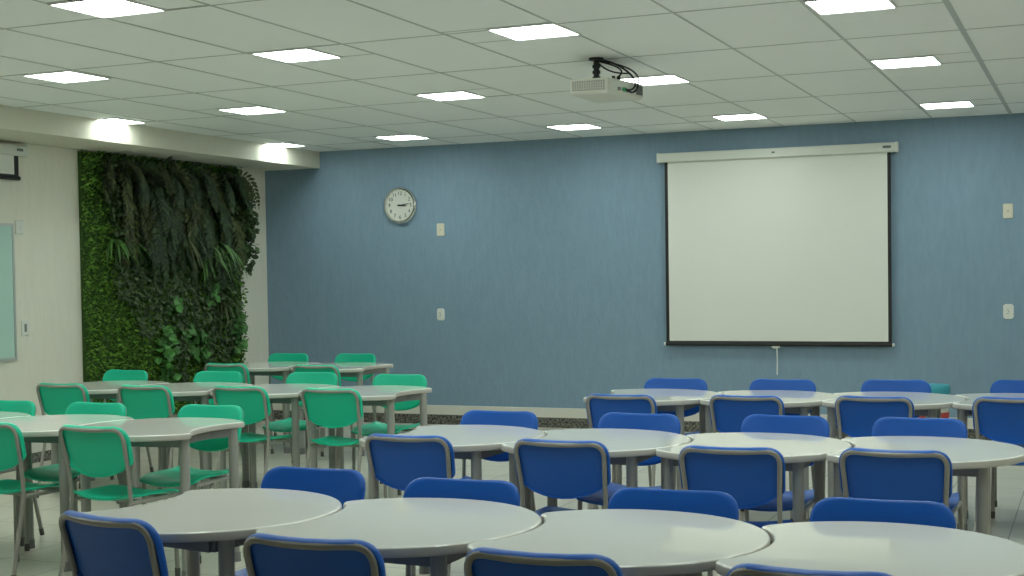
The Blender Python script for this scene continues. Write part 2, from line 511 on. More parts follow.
# ------------------------------------------------------------------ chairs
def rounded_outline():
    """backrest outline in (x, s): x across, s up the slope from 0 (bottom centre) to H"""
    H = 0.250
    wt, wb = 0.214, 0.206            # half widths at top and at the lower corners
    side = 0.060                     # s of the lower corners
    P = [(-wt, H), (-wb, side), (0, -0.032), (wb, side), (wt, H)]
    pts = []
    pts += [Vector(p) for p in [(p.x, p.y) for p in corner((wb, side, 0), (wt, H, 0), (-wt, H, 0), 0.085, 8)]]
    pts += [Vector((x, H)) for x in (0.08, 0.0, -0.08)]
    pts += [Vector((p.x, p.y)) for p in corner((wt, H, 0), (-wt, H, 0), (-wb, side, 0), 0.085, 8)]
    pts += [Vector((-wb - (wt - wb) * 0.3, side + (H - side) * 0.3))]
    pts += [Vector((p.x, p.y)) for p in corner((-wt, H, 0), (-wb, side, 0), (-0.09, 0.006, 0), 0.022, 5)]
    for k in range(1, 8):
        t = -1 + 2 * k / 8
        pts.append(Vector((wb * 0.86 * t, -0.006 + 0.046 * t * t)))
    pts += [Vector((p.x, p.y)) for p in corner((0.09, 0.006, 0), (wb, side, 0), (wt, H, 0), 0.022, 5)]
    pts += [Vector((wb + (wt - wb) * 0.3, side + (H - side) * 0.3))]
    return pts


BACK_Y0, BACK_Z0 = -0.188, 0.541     # foot of the backrest plane
LEAN = math.atan2(0.070, 0.238)


def back_pt(x, s, d):
    """point on the reclining backrest: d is the offset towards the sitter (+y)"""
    d = d + 0.55 * x * x
    a = math.atan(0.10 + 1.16 * max(s, 0))               # the upper part leans back further
    return (x, BACK_Y0 - 0.10 * s - 0.58 * s * abs(s) + d * math.cos(a), BACK_Z0 + s * 0.962 + d * math.sin(a))


def make_chair(material):
    root = empty('school_chair')
    # backrest shell
    o = rounded_outline()
    c = Vector((0, 0.125))
    rings = []
    for sc, d in ((0.86, -0.001), (0.955, -0.002), (0.985, -0.012), (1.0, -0.010), (1.012, 0.000), (1.0, 0.012), (0.965, 0.018), (0.90, 0.017), (0.6, 0.013), (0.25, 0.011)):
        rings.append([back_pt(*(c + (p - c) * sc), d) for p in o])
    m = MB(); m.loft(rings, cap=True)
    # gentle fill of the rear face
    m.build('backrest', material, root, angle=60)
    # back frame: one tube, up one side, across and down the other
    w = 0.197
    def fp(x, s): return back_pt(x, s, -0.010)
    top = 0.240
    low = Vector((w - 0.012, -0.165, 0.418))
    pts = []
    right = [low, Vector(fp(w - 0.010, 0.05))]
    cr = corner(fp(w - 0.006, 0.10), fp(w + 0.001, top), fp(0.05, top), 0.062, 7)
    half = right + cr
    pts = half + [Vector(fp(0.06, top)), Vector(fp(0, top)), Vector(fp(-0.06, top))] + [Vector((-p.x, p.y, p.z)) for p in reversed(half)]
    f = MB(); f.tube(pts, 0.0100, 10)
    f.build('back_frame', M['tube'], root)
    # seat
    s = MB()
    n = 14
    def sp(u, v, dz):
        # square to rounded square
        k = 0.32
        x = u * math.sqrt(1 - k * v * v / 2); y = v * math.sqrt(1 - k * u * u / 2)
        z = 0.438 + 0.014 * u * u - 0.020 * max(0, (v - 0.45) / 0.55) ** 2 + 0.012 * max(0, (-v - 0.5) / 0.5) ** 2 - 0.010 * max(0, (-v - .2)) * (1 - u * u) - 0.006 * (1 - u * u)
        return (x * 0.190, 0.012 + y * 0.198, z + dz)
    vs = []; fs = []
    for dz in (0.0, -0.014):
        for j in range(n + 1):
            for i in range(n + 1):
                u = -1 + 2 * i / n; v = -1 + 2 * j / n
                e = max(abs(u), abs(v))
                vs.append(sp(u, v, dz - (0.004 if (e > 0.99 and dz == 0) else 0)))
    N = (n + 1) ** 2
    for j in range(n):
        for i in range(n):
            a = j * (n + 1) + i
            fs.append((a, a + 1, a + n + 2, a + n + 1))
            fs.append((N + a, N + a + n + 1, N + a + n + 2, N + a + 1))
    edge = [i for i in range(n + 1)] + [(j) * (n + 1) + n for j in range(1, n + 1)] + [n * (n + 1) + i for i in range(n - 1, -1, -1)] + [j * (n + 1) for j in range(n - 1, 0, -1)]
    for a, b_ in zip(edge, edge[1:] + edge[:1]):
        fs.append((b_, a, N + a, N + b_))
    s.add(vs, fs)
    s.build('seat', material, root, angle=60)
    # seat rails and cross bars
    q = MB()
    for sx in (-1, 1):
        q.tube([(sx * 0.183, -0.165, 0.415), (sx * 0.176, 0.0, 0.411), (sx * 0.168, 0.165, 0.406)], 0.0105, 8)
    q.tube([(-0.176, -0.08, 0.412), (0.176, -0.08, 0.412)], 0.009, 8)
    q.tube([(-0.173, 0.12, 0.407), (0.173, 0.12, 0.407)], 0.009, 8)
    q.build('seat_frame', M['tube'], root)
    for sx in (-1, 1):
        for top_, bot in (((sx * 0.183, -0.165, 0.420), (sx * 0.190, -0.262, 0.012)), ((sx * 0.168, 0.163, 0.408), (sx * 0.176, 0.168, 0.012))):
            l = MB(); l.tube([top_, bot], 0.0112, 10)
            lo = l.build('leg', M['tube'], root)
            e = MB()
            bx, by, bz = bot
            dv = (Vector(bot) - Vector(top_)).normalized()
            e.tube([Vector(bot) - dv * 0.03, Vector(bot) + dv * 0.0105], 0.0135, 10)
            e.build('foot_cap', M['rubber'], lo)
    return root


BACK_TOP = -0.247     # local y of the upper edge of the backrest
chair_b = make_chair(M['blue'])
chair_g = make_chair(M['green'])
used = {'blue': False, 'green': False}


def place(kind, x, y, facing, label, group, rz=0.0):
    """x, y: where the upper edge of the backrest is; facing +1 looks away towards the blue wall"""
    src = chair_b if kind == 'blue' else chair_g
    o = src if not used[kind] else copy_tree(src)
    used[kind] = True
    a = R(rz) + (0 if facing > 0 else PI)
    off = Matrix.Rotation(a, 2) @ Vector((0, BACK_TOP))
    o.location = (x - off.x, y - off.y, 0)
    o.rotation_euler = (0, 0, a)
    tag(o, label, 'chair', group)


NF, NB = 'blue chairs on the near side of the nearest row', 'blue chairs on the far side of the nearest row'
place('blue', -2.710, 3.311, 1, 'blue chair with its back to us at the left end of the nearest row', NF, -12)
place('blue', -1.944, 3.198, 1, 'blue chair with its back to us, second from left in the nearest row', NF, 0)
place('blue', -1.286, 3.209, 1, 'blue chair with its back to us, third from left in the nearest row', NF, 1)
place('blue', -0.611, 3.223, 1, 'blue chair with only its top edge showing at the bottom of the picture', NF, 0)
place('blue', -2.612, 4.414, -1, 'blue chair facing us behind the left end table of the nearest row', NB, 0)
place('blue', -1.981, 4.318, -1, 'blue chair facing us behind the second table of the nearest row', NB, 1)
place('blue', -1.240, 4.301, -1, 'blue chair facing us behind the third table of the nearest row', NB, 1)
place('blue', -0.595, 4.298, -1, 'blue chair facing us behind the rightmost table of the nearest row', NB, 1)
MF, MK = 'blue chairs on the near side of the middle row', 'blue chairs on the far side of the middle row'
place('blue', -2.782, 5.424, 1, 'blue chair with its back to us at the left end of the middle row', MF, 0)
place('blue', -2.072, 5.427, 1, 'blue chair with its back to us, second from left in the middle row', MF, 0)
place('blue', -1.338, 5.391, 1, 'blue chair with its back to us, third from left in the middle row', MF, 2)
place('blue', -0.721, 5.478, 1, 'blue chair with its back to us at the right end of the middle row', MF, 0)
place('blue', -2.794, 6.546, -1, 'blue chair facing us behind the left end table of the middle row', MK, 0)
place('blue', -2.070, 6.598, -1, 'blue chair facing us behind the second table of the middle row', MK, -2)
place('blue', -1.370, 6.672, -1, 'blue chair facing us behind the third table of the middle row', MK, -2)
place('blue', -0.759, 6.706, -1, 'blue chair facing us behind the rightmost table of the middle row', MK, 0)
FF, FK = 'blue chairs on the near side of the far row', 'blue chairs on the far side of the far row'
place('blue', -2.516, 7.576, 1, 'blue chair with its back to us at the left end of the far row', FF, 0)
place('blue', -1.810, 7.666, 1, 'blue chair with its back to us, second from left in the far row', FF, 0)
place('blue', -1.126, 7.756, 1, 'blue chair with its back to us, third from left in the far row', FF, 0)
place('blue', -0.412, 7.855, 1, 'blue chair with its back to us at the right edge of the picture', FF, 0)
place('blue', -2.529, 8.838, -1, 'blue chair facing us below the left half of the projection screen, far row', FK, 0)
place('blue', -1.843, 8.885, -1, 'blue chair facing us below the screen pull cord in the far row', FK, 0)
place('blue', -1.159, 8.977, -1, 'blue chair facing us beside the teal lid in the far row', FK, 2)
place('blue', -0.397, 9.087, -1, 'blue chair facing us at the far right edge of the far row', FK, 0)
GF, GK = 'green chairs on the near side of the nearest green row', 'green chairs on the far side of the nearest green row'
place('green', -5.096, 5.372, 1, 'green chair with its back to us cut by the left picture edge', GF, 0)
place('green', -4.439, 5.367, 1, 'green chair with its back to us, whole, at the nearest green row', GF, -4)
place('green', -5.879, 6.442, -1, 'green chair facing us cut by the left picture edge behind the nearest green row', GK, 0)
place('green', -5.238, 6.450, -1, 'green chair facing us behind the second table from right in the nearest green row', GK, -2)
place('green', -4.485, 6.480, -1, 'green chair facing us at the right end of the nearest green row', GK, -1)
HF, HK = 'green chairs on the near side of the middle green row', 'green chairs on the far side of the middle green row'
place('green', -6.508, 7.578, 1, 'green chair with its back to us at the left end of the middle green row', HF, 0)
place('green', -5.803, 7.552, 1, 'green chair with its back to us, second from left in the middle green row', HF, 0)
place('green', -5.102, 7.610, 1, 'green chair with its back to us, third from left in the middle green row', HF, -2)
place('green', -4.422, 7.594, 1, 'green chair with its back to us at the right end of the middle green row', HF, 0)
place('green', -6.918, 8.863, -1, 'green chair facing us before the left part of the plant wall', HK, -3)
place('green', -6.065, 8.854, -1, 'green chair facing us before the right part of the plant wall', HK, 0)
place('green', -5.281, 8.895, -1, 'green chair facing us, third from left behind the middle green row', HK, 0)
place('green', -4.532, 8.830, -1, 'green chair facing us at the right end of the middle green row', HK, 0)
place('green', -6.609, 9.679, 1, 'green chair with its back to us at the left of the farthest green row', 'green chairs on the near side of the farthest row', -2)
place('green', -5.735, 9.633, 1, 'green chair with its back to us at the right of the farthest green row', 'green chairs on the near side of the farthest row', 0)
place('green', -6.845, 11.106, -1, 'green chair facing us near the corner of the blue and cream walls', 'green chairs on the far side of the farthest row', 0)
place('green', -6.175, 11.158, -1, 'green chair facing us before the blue wall at the farthest row, right one', 'green chairs on the far side of the farthest row', -2)


# ------------------------------------------------------------------ wall clock
def text_mesh(s, size, name):
    cu = bpy.data.curves.new(name, 'FONT')
    cu.body = s; cu.size = size; cu.align_x = 'CENTER'; cu.align_y = 'CENTER'; cu.extrude = 0.0006
    o = bpy.data.objects.new(name, cu)
    COL.objects.link(o)
    dg = bpy.context.evaluated_depsgraph_get()
    me = o.evaluated_get(dg).to_mesh()
    vs = [v.co.copy() for v in me.vertices]
    fs = [tuple(p.vertices) for p in me.polygons]
    o.evaluated_get(dg).to_mesh_clear()
    COL.objects.unlink(o)
    bpy.data.objects.remove(o); bpy.data.curves.remove(cu)
    return vs, fs


CX, CZ = -6.440, 2.188
clock = tag(empty('wall_clock', (CX, WALL_Y, CZ)), 'round chrome wall clock on the blue wall showing a quarter past three', 'clock')
m = MB(); m.disc_y(0, 0, 0, -0.05, [(0.176, 0), (0.186, 0.25), (0.186, 0.6), (0.178, 0.9), (0.170, 1.0), (0.160, 0.98), (0.153, 0.75), (0.153, 0.5)], 48)
m.build('rim', M['chrome'], clock)
m = MB(); m.disc_y(0, 0, -0.022, -0.032, [(0.155, 0), (0.155, 1)], 48)
m.build('dial', M['clock_face'], clock)
m = MB()
for k in range(1, 13):
    a = PI / 2 - 2 * PI * k / 12
    vs, fs = text_mesh(str(k), 0.050, 'n')
    m.add([(0.118 * math.cos(a) + v.x, -0.0330 - v.z, 0.118 * math.sin(a) + v.y) for v in vs], fs)
for k in range(60):
    a = 2 * PI * k / 60
    L = 0.008 if k % 5 == 0 else 0.004
    d = Vector((math.cos(a), 0, math.sin(a))); e = Vector((-math.sin(a), 0, math.cos(a))) * 0.0008
    p0 = d * 0.150; p1 = d * (0.150 - L)
    m.add([p0 - e + Vector((0, -0.033, 0)), p0 + e + Vector((0, -0.033, 0)), p1 + e + Vector((0, -0.033, 0)), p1 - e + Vector((0, -0.033, 0))], [(0, 1, 2, 3)])
m.build('numerals', M['ink'], clock, smooth=False)


def hand(name, deg, L, w, y):
    a = PI / 2 - R(deg)
    d = Vector((math.cos(a), 0, math.sin(a))); e = Vector((-math.sin(a), 0, math.cos(a)))
    mm = MB()
    prof = [(-0.025, w), (0.0, w * 1.1), (L * 0.6, w), (L, w * 0.25)]
    rings = []
    for t, ww in prof:
        p = d * t
        rings.append([p - e * ww + Vector((0, y, 0)), p + e * ww + Vector((0, y, 0)), p + e * ww + Vector((0, y - 0.002, 0)), p - e * ww + Vector((0, y - 0.002, 0))])
    mm.loft(rings)
    mm.build(name, M['ink'], clock, smooth=False)


hand('hour_hand', 96, 0.085, 0.0055, -0.036)
hand('minute_hand', 82, 0.118, 0.0038, -0.0395)
m = MB(); m.disc_y(0, 0, -0.033, -0.043, [(0.009, 0), (0.009, 0.8), (0.006, 1)], 16)
m.build('hub', M['ink'], clock)


# ------------------------------------------------------------------ plates on the walls
def plate_back(name, x, z, w, h, kind, label, cat):
    o = tag(empty(name, (x, WALL_Y, z)), label, cat)
    m = MB()
    r = min(w, h) * (0.10 if kind == 'blank' else 0.28)
    def rr(ins):
        pts = []
        ww, hh = w / 2 - ins, h / 2 - ins
        for (sx, sz, a0) in ((1, 1, 0), (-1, 1, 90), (-1, -1, 180), (1, -1, 270)):
            for k in range(5):
                a = R(a0 + 22.5 * k)
                pts.append((sx * (ww - r) + r * math.cos(a), sz * (hh - r) + r * math.sin(a)))
        return pts
    m.loft([[(px, y, pz) for px, pz in rr(i)] for i, y in ((0, 0), (0, -0.007), (0.004, -0.011))])
    m.build('cover_plate', M['cream_plastic'] if kind == 'blank' else M['white_plastic'], o)
    if kind == 'blank':
        m = MB(); m.disc_y(0, 0, -0.0108, -0.0128, [(0.006, 0), (0.005, 1)], 12)
        m.build('screw', M['slot'], o)
    else:
        m = MB(); m.box(-w * 0.22, w * 0.22, -0.0135, -0.010, -h * 0.28, h * 0.28, 0.002)
        so = m.build('socket_insert', M['white_plastic'], o)
        m = MB()
        for dz in (-0.016, 0.0, 0.016):
            m.disc_y(-0.004 + (0.006 if dz == 0 else 0), dz, -0.0133, -0.0142, [(0.005, 0), (0.005, 1)], 10)
        m.build('socket_hole', M['slot'], so)
    return o


plate_back('blank_plate', -6.008, 1.934, 0.082, 0.124, 'blank', 'cream rectangular wall plate below and right of the clock', 'wall plate')
plate_back('wall_socket', -6.022, 1.094, 0.080, 0.120, 'socket', 'white rounded socket low on the blue wall under the cream plate left of the screen', 'socket')
plate_back('blank_plate', -0.699, 1.952, 0.080, 0.124, 'blank', 'cream rectangular wall plate right of the projection screen', 'wall plate')
plate_back('wall_socket', -0.698, 1.102, 0.086, 0.128, 'socket', 'white rounded socket on the blue wall below the plate right of the screen', 'socket')


# ------------------------------------------------------------------ projection screens
def screen_parts(root, width, drop, house_over, house_h=0.084, depth=0.085, black=0.03, bar=True):
    """built in x/z, front towards -y, origin at the middle of the housing's underside on the wall"""
    w = width / 2
    m = MB()
    m.box(-w - house_over, w + house_over, -depth, -0.003, 0, house_h, 0.008)
    h = m.build('housing', M['white_metal'], root, angle=30)
    for sx in (-1, 1):
        m = MB()
        x = sx * (w + house_over)
        m.box(x - 0.022 if sx > 0 else x - 0.004, x + 0.004 if sx > 0 else x + 0.022, -depth - 0.004, 0, -0.003, house_h + 0.003, 0.006)
        m.build('end_cap', M['white_plastic'], h)
    m = MB(); m.box(w + house_over - 0.125, w + house_over - 0.055, -depth - 0.0015, -depth + 0.002, house_h * 0.42, house_h * 0.68)
    m.build('label_plate', M['label'], h, smooth=False)
    m = MB(); m.box(-0.014, 0.014, -depth - 0.0015, -depth + 0.002, house_h * 0.45, house_h * 0.62)
    m.build('centre_mark', M['label'], h, smooth=False)
    yf = -depth * 0.55
    m = MB(); m.box(-w + black, w - black, yf - 0.001, yf + 0.001, -drop, 0.01)
    m.build('screen_fabric', M['screen'], root, smooth=False)
    m = MB()
    for x0, x1 in ((-w, -w + black), (w - black, w)):
        m.box(x0, x1, yf - 0.0012, yf + 0.0012, -drop, 0.01)
    m.box(-w, w, yf - 0.0012, yf + 0.0012, -drop - 0.012, -drop)
    m.build('black_border', M['black'], root, smooth=False)
    m = MB(); m.tube([(-w - 0.004, yf, -drop - 0.028), (w + 0.004, yf, -drop - 0.028)], 0.017, 12)
    br = m.build('bottom_bar', M['black'], root)
    for sx in (-1, 1):
        m = MB(); m.tube([(sx * (w + 0.003), yf, -drop - 0.028), (sx * (w + 0.022), yf, -drop - 0.028)], 0.015, 12)
        m.build('bar_cap', M['white_plastic'], br)
    return yf


scr = tag(empty('projection_screen', (-2.672, WALL_Y, 2.489)), 'large pull down projection screen with black border on the blue wall', 'screen')
yf = screen_parts(scr, 2.034, 1.645, 0.062)
m = MB()
zc = -1.645 - 0.052
m.loft([[(0.020 * 1.9 * math.cos(2 * PI * k / 20), yf - 0.006 * s, zc + 0.013 * math.sin(2 * PI * k / 20)) for k in range(20)] for s in (-1, 1)])
pr = m.build('pull_handle', M['white_plastic'], scr)
m = MB(); m.tube([(0.010, yf, zc - 0.01), (0.012, yf, zc - 0.12), (0.010, yf, zc - 0.25)], [0.006, 0.005, 0.006], 8)
m.build('pull_cord', M['white_plastic'], pr)

scr2 = tag(empty('projection_screen', (WALL_X + 0.002, 7.925, 2.487), PI / 2), 'rolled up projection screen end at the top left picture edge', 'screen')
screen_parts(scr2, 1.95, 0.15, 0.07, 0.085, 0.085, 0.05)


def shear_free_plate(root, name, y0, y1, z0, z1, d, material, bev=0.004):
    m = MB(); m.box(0.0, d, y0, y1, z0, z1, bev)
    return m.build(name, material, root)


# glass board on the left wall
wb = tag(empty('glass_board', (WALL_X, 7.9, 0)), 'mint green writing board with thin metal frame on the left wall', 'board')
m = MB(); m.box(0.004, 0.016, -0.94, 0.94, 0.875, 1.925)
m.build('writing_surface', M['glass_board'], wb, smooth=False)
m = MB()
for (y0, y1, z0, z1) in ((-0.96, 0.96, 0.852, 0.875), (-0.96, 0.96, 1.925, 1.948), (-0.96, -0.94, 0.875, 1.925), (0.94, 0.96, 0.875, 1.925)):
    m.box(0.002, 0.022, y0, y1, z0, z1)
m.build('frame', M['alu'], wb, smooth=False)
t1 = tag(empty('cable_cover', (WALL_X, 8.935, 1.92)), 'small white plate at the upper corner of the mint board', 'wall plate')
shear_free_plate(t1, 'cover_plate', -0.042, 0.042, -0.055, 0.055, 0.016, M['white_plastic'])
shear_free_plate(t1, 'centre_button', -0.012, 0.012, -0.02, 0.02, 0.020, M['white_plastic'], 0.003)
t2 = tag(empty('wall_socket', (WALL_X, 8.975, 1.105)), 'white socket plate on the cream wall low beside the mint board', 'socket')
shear_free_plate(t2, 'cover_plate', -0.042, 0.042, -0.062, 0.062, 0.012, M['white_plastic'])
shear_free_plate(t2, 'socket_insert', -0.013, 0.013, -0.030, 0.034, 0.015, M['slot'], 0.002)

# ------------------------------------------------------------------ projector on the ceiling
pj = tag(empty('ceiling_projector', (-2.775, 8.11, CEIL)), 'ivory video projector hung from the ceiling on a black mount', 'projector')
hw, hd = 0.118, 0.235
zb, zt = -0.232, -0.140
FR = 0.205                            # half width at the lens end: the connector side splays outwards
foot = [(-hw, -hd), (hw, -hd), (FR, hd - 0.05), (FR - 0.02, hd), (-hw + 0.02, hd), (-hw, hd - 0.05)]
m = MB()
ctr = Vector((0.02, 0.0))
m.loft([[tuple((ctr + (Vector(p) - ctr) * k).to_3d() + Vector((0, 0, z))) for p in foot] for k, z in ((0.93, zb), (0.985, zb + 0.008), (1.0, zb + 0.02), (1.0, zt - 0.012), (0.97, zt))])
body = m.build('body', M['projector'], pj, angle=30)


def side(y, o=0.0):
    """x of the splayed connector side at depth y"""
    return hw + (FR - hw) * (y + hd) / (2 * hd - 0.05) + o


def side_box(mb, y0, y1, z0, z1, d):
    a0, a1 = side(y0), side(y1)
    mb.add([(a0 - .004, y0, z0), (a1 - .004, y1, z0), (a1 - .004, y1, z1), (a0 - .004, y0, z1), (a0 + d, y0, z0), (a1 + d, y1, z0), (a1 + d, y1, z1), (a0 + d, y0, z1)],
           [(0, 1, 2, 3), (7, 6, 5, 4), (0, 4, 5, 1), (1, 5, 6, 2), (2, 6, 7, 3), (3, 7, 4, 0)])


m = MB()                                                            # rear air grille
m.box(-hw + 0.012, hw - 0.012, -hd - 0.001, -hd + 0.003, zb + 0.016, zt - 0.012)
gr = m.build('air_grille', M['grille'], body, smooth=False)
m = MB()
for k in range(15):
    x = -hw + 0.014 + k * (2 * hw - 0.028) / 14
    m.box(x - 0.0028, x + 0.0028, -hd - 0.006, -hd + 0.001, zb + 0.014, zt - 0.010)
for k in range(5):
    z = zb + 0.018 + k * (zt - zb - 0.030) / 4
    m.box(-hw + 0.012, hw - 0.012, -hd - 0.005, -hd + 0.001, z - 0.0022, z + 0.0022)
m.build('grille_bars', M['projector'], gr, smooth=False)
m = MB(); side_box(m, -hd + 0.05, hd - 0.16, zb + 0.02, zt - 0.014, 0.0015)
cp = m.build('connector_panel', M['white_metal'], body, smooth=False)
for (y, w, h, mt) in ((-0.11, 0.025, 0.02, 'slot'), (-0.05, 0.03, 0.022, 'port_green'), (0.0, 0.03, 0.018, 'ink')):
    m = MB(); side_box(m, y - w / 2, y + w / 2, zb + 0.026, zb + 0.026 + h, 0.012)
    m.build('socket', M[mt], cp)
m = MB(); side_box(m, hd - 0.135, hd - 0.06, zb + 0.022, zt - 0.014, 0.002)
m.build('side_vent', M['grille'], body, smooth=False)
m = MB()
m.loft([[(-0.02 + r_ * math.cos(2 * PI * k / 24), y, (zb + zt) / 2 + r_ * math.sin(2 * PI * k / 24)) for k in range(24)] for r_, y in ((0.036, hd - 0.004), (0.036, hd + 0.014), (0.028, hd + 0.016), (0.026, hd + 0.004))])
m.build('lens', M['glass_lens'], body)
m = MB(); m.cyl(-0.005, -0.075, zt - 0.002, 0, 0.017, 16)
m.cyl(-0.005, -0.075, -0.012, 0, 0.045, 20)
for z in (-0.05, -0.085, -0.12):
    m.cyl(-0.005, -0.075, z - 0.009, z + 0.009, 0.024, 16)
mount = m.build('ceiling_mount', M['black'], pj)
m = MB()
for (x, y) in ((-0.08, -0.03), (0.07, 0.02), (0.07, 0.12), (-0.07, 0.12)):
    m.tube([(-0.005, -0.075, -0.128), (x, y, -0.135), (x, y, zt + 0.002)], 0.0075, 8)
m.tube([(0.07, 0.02, -0.10), (0.07, 0.02, zt)], 0.011, 8)
m.tube([(0.07, 0.12, -0.09), (0.07, 0.12, zt)], 0.011, 8)
m.build('mount_arm', M['black'], mount)


def bez(p0, p1, p2, p3, n=14):
    p0, p1, p2, p3 = map(Vector, (p0, p1, p2, p3))
    return [(1 - t) ** 3 * p0 + 3 * t * (1 - t) ** 2 * p1 + 3 * t * t * (1 - t) * p2 + t ** 3 * p3 for t in [i / n for i in range(n + 1)]]


for (e0, a, c, e1, rr) in (
        ((0.0, -0.06, -0.012), (0.05, 0.0, 0.0), (0.16, 0.02, -0.06), (0.19, 0.05, -0.12), 0.006),
        ((0.0, -0.07, -0.018), (0.04, 0.05, -0.02), (0.14, 0.12, -0.05), (0.07, 0.12, -0.09), 0.005),
        ((0.0, -0.06, -0.008), (0.06, 0.06, -0.02), (0.23, 0.12, -0.05), (0.20, 0.10, -0.15), 0.005),
        ((0.0, -0.08, -0.02), (0.03, -0.02, -0.07), (0.08, 0.0, -0.09), (0.16, 0.06, -0.085), 0.005)):
    m = MB(); m.tube(bez(e0, a, c, e1), rr, 8)
    m.build('cable', M['black'], pj)
m = MB(); m.tube(bez((0.19, 0.05, -0.12), (0.21, 0.07, -0.17), (0.18, 0.04, -0.20), (side(-0.05, 0.01), -0.05, zb + 0.036)), 0.006, 8)
m.build('cable', M['black'], pj)
m = MB(); m.tube(bez((0.20, 0.10, -0.15), (0.20, 0.10, -0.19), (0.17, 0.06, -0.215), (side(0.0, 0.008), 0.0, zb + 0.034)), 0.006, 8)
m.build('cable', M['black'], pj)

# ------------------------------------------------------------------ teal-lidded container by the blue wall
bn = tag(empty('lidded_container', (-1.212, 11.6, 0)), 'white container with teal lid on the floor behind the far blue chairs', 'container')
m = MB()
n = 28
m.loft([[(r_ * math.cos(2 * PI * k / n), r_ * math.sin(2 * PI * k / n), z) for k in range(n)] for r_, z in ((0.10, 0), (0.105, 0.01), (0.122, 0.47), (0.124, 0.485))])
m.build('body', M['white_plastic'], bn)
m = MB()
m.loft([[(r_ * math.cos(2 * PI * k / n), r_ * math.sin(2 * PI * k / n), z) for k in range(n)] for r_, z in ((0.130, 0.480), (0.132, 0.50), (0.130, 0.535), (0.120, 0.552), (0.05, 0.556))])
m.build('lid', M['teal'], bn)
m = MB()
m.loft([[(r_ * math.cos(2 * PI * k / n), r_ * math.sin(2 * PI * k / n), z) for k in range(n)] for r_, z in ((0.117, 0.285), (0.1205, 0.287), (0.1235, 0.333), (0.119, 0.335))])
m.build('stripe', M['red'], bn)


# ------------------------------------------------------------------ living wall
rnd = random.Random(7)
PY0, PY1, PZ0, PZ1 = 9.66, 12.06, 0.22, 2.597
lw = tag(empty('living_wall', (WALL_X, 0, 0)), 'tall vertical garden of moss and hanging ferns on the left wall', 'plant wall')
m = MB(); m.box(0.0, 0.035, PY0 + 0.01, PY1 - 0.01, PZ0, PZ1 - 0.01)
m.build('backing_panel', M['plant_back'], lw, smooth=False)


def leaf(mb, p, d, up, L, W, fold=0.25):
    """a folded lens-shaped leaf from p along d; up is its face direction"""
    d = d.normalized(); s = d.cross(up)
    if s.length < 1e-4: s = Vector((0, 1, 0))
    s.normalize(); u = s.cross(d)
    a = p; b_ = p + d * L
    l1 = p + d * L * 0.35 + s * W * 0.5 + u * W * fold; l2 = p + d * L * 0.70 + s * W * 0.38 + u * W * fold
    r1 = p + d * L * 0.35 - s * W * 0.5 + u * W * fold; r2 = p + d * L * 0.70 - s * W * 0.38 + u * W * fold
    mid1 = p + d * L * 0.35; mid2 = p + d * L * 0.70
    mb.add([a, l1, l2, b_, r2, r1, mid1, mid2], [(0, 6, 1), (1, 6, 7, 2), (2, 7, 3), (0, 5, 6), (5, 4, 7, 6), (4, 3, 7)])


OUT = Vector((1, 0, 0))


def rvec(k=1.0):
    return Vector((rnd.uniform(-1, 1), rnd.uniform(-1, 1), rnd.uniform(-1, 1))) * k


# moss and boxwood mat over the whole panel
m = MB()
for _ in range(15000):
    y = rnd.uniform(PY0 - 0.012, PY1 + 0.01); z = rnd.uniform(PZ0, PZ1)
    edge = min(y - PY0, PY1 - y, z - PZ0)
    x = 0.03 + rnd.uniform(0, 0.045)
    d = Vector((rnd.uniform(0.3, 1.0), rnd.uniform(-1, 1), rnd.uniform(-0.7, 0.9)))
    leaf(m, Vector((x, y, z)), d, rvec() + OUT * 0.8, rnd.uniform(0.025, 0.05), rnd.uniform(0.012, 0.022), 0.15)
mo = m.build('moss_mat', M['moss'], lw, smooth=False)
mo['kind'] = 'stuff'


def frond(mb, p, d0, L, W, droop, n=16):
    """one arching fern frond with paired leaflets"""
    p = p.copy(); d = d0.normalized()
    side0 = d.cross(Vector((0, 0, 1)))
    step = L / n
    prev = p.copy()
    for i in range(n):
        t = i / (n - 1)
        d = (d + Vector((0, 0, -droop)) * (step * 3.0)).normalized()
        q = p + d * step
        if q.x < 0.05: q.x = 0.05
        q.y = min(q.y, PY1 - 0.16)
        s = d.cross(OUT)
        if s.length < 0.2: s = Vector((0, 1, 0))
        s.normalize()
        u = s.cross(d)
        w = W * (math.sin(PI * (0.12 + 0.86 * t)) ** 0.8)
        mb.add([p - s * 0.002, p + s * 0.002, q + s * 0.002, q - s * 0.002], [(0, 1, 2, 3)])
        for sg in (-1, 1):
            ld = (s * sg + d * 0.55 + Vector((0, 0, -0.25)) + rvec(0.12)).normalized()
            leaf(mb, q, ld, OUT + rvec(0.3), w, step * 0.85, 0.1)
        p = q


def fern(y, z, nf, L, W, material, droop=1.0, spread=1.0):
    mb = MB()
    for k in range(nf):
        a = -1 + 2 * (k + 0.5) / nf + rnd.uniform(-0.15, 0.15)
        d0 = Vector((rnd.uniform(0.2, 0.6), a * spread, rnd.uniform(-0.3, 0.5)))
        frond(mb, Vector((0.05, y + a * 0.05, z + rnd.uniform(-0.05, 0.05))), d0, L * rnd.uniform(0.7, 1.1), W * rnd.uniform(0.8, 1.1), droop * rnd.uniform(0.8, 1.3), 14)
    mb.build('fern', material, lw, smooth=False)


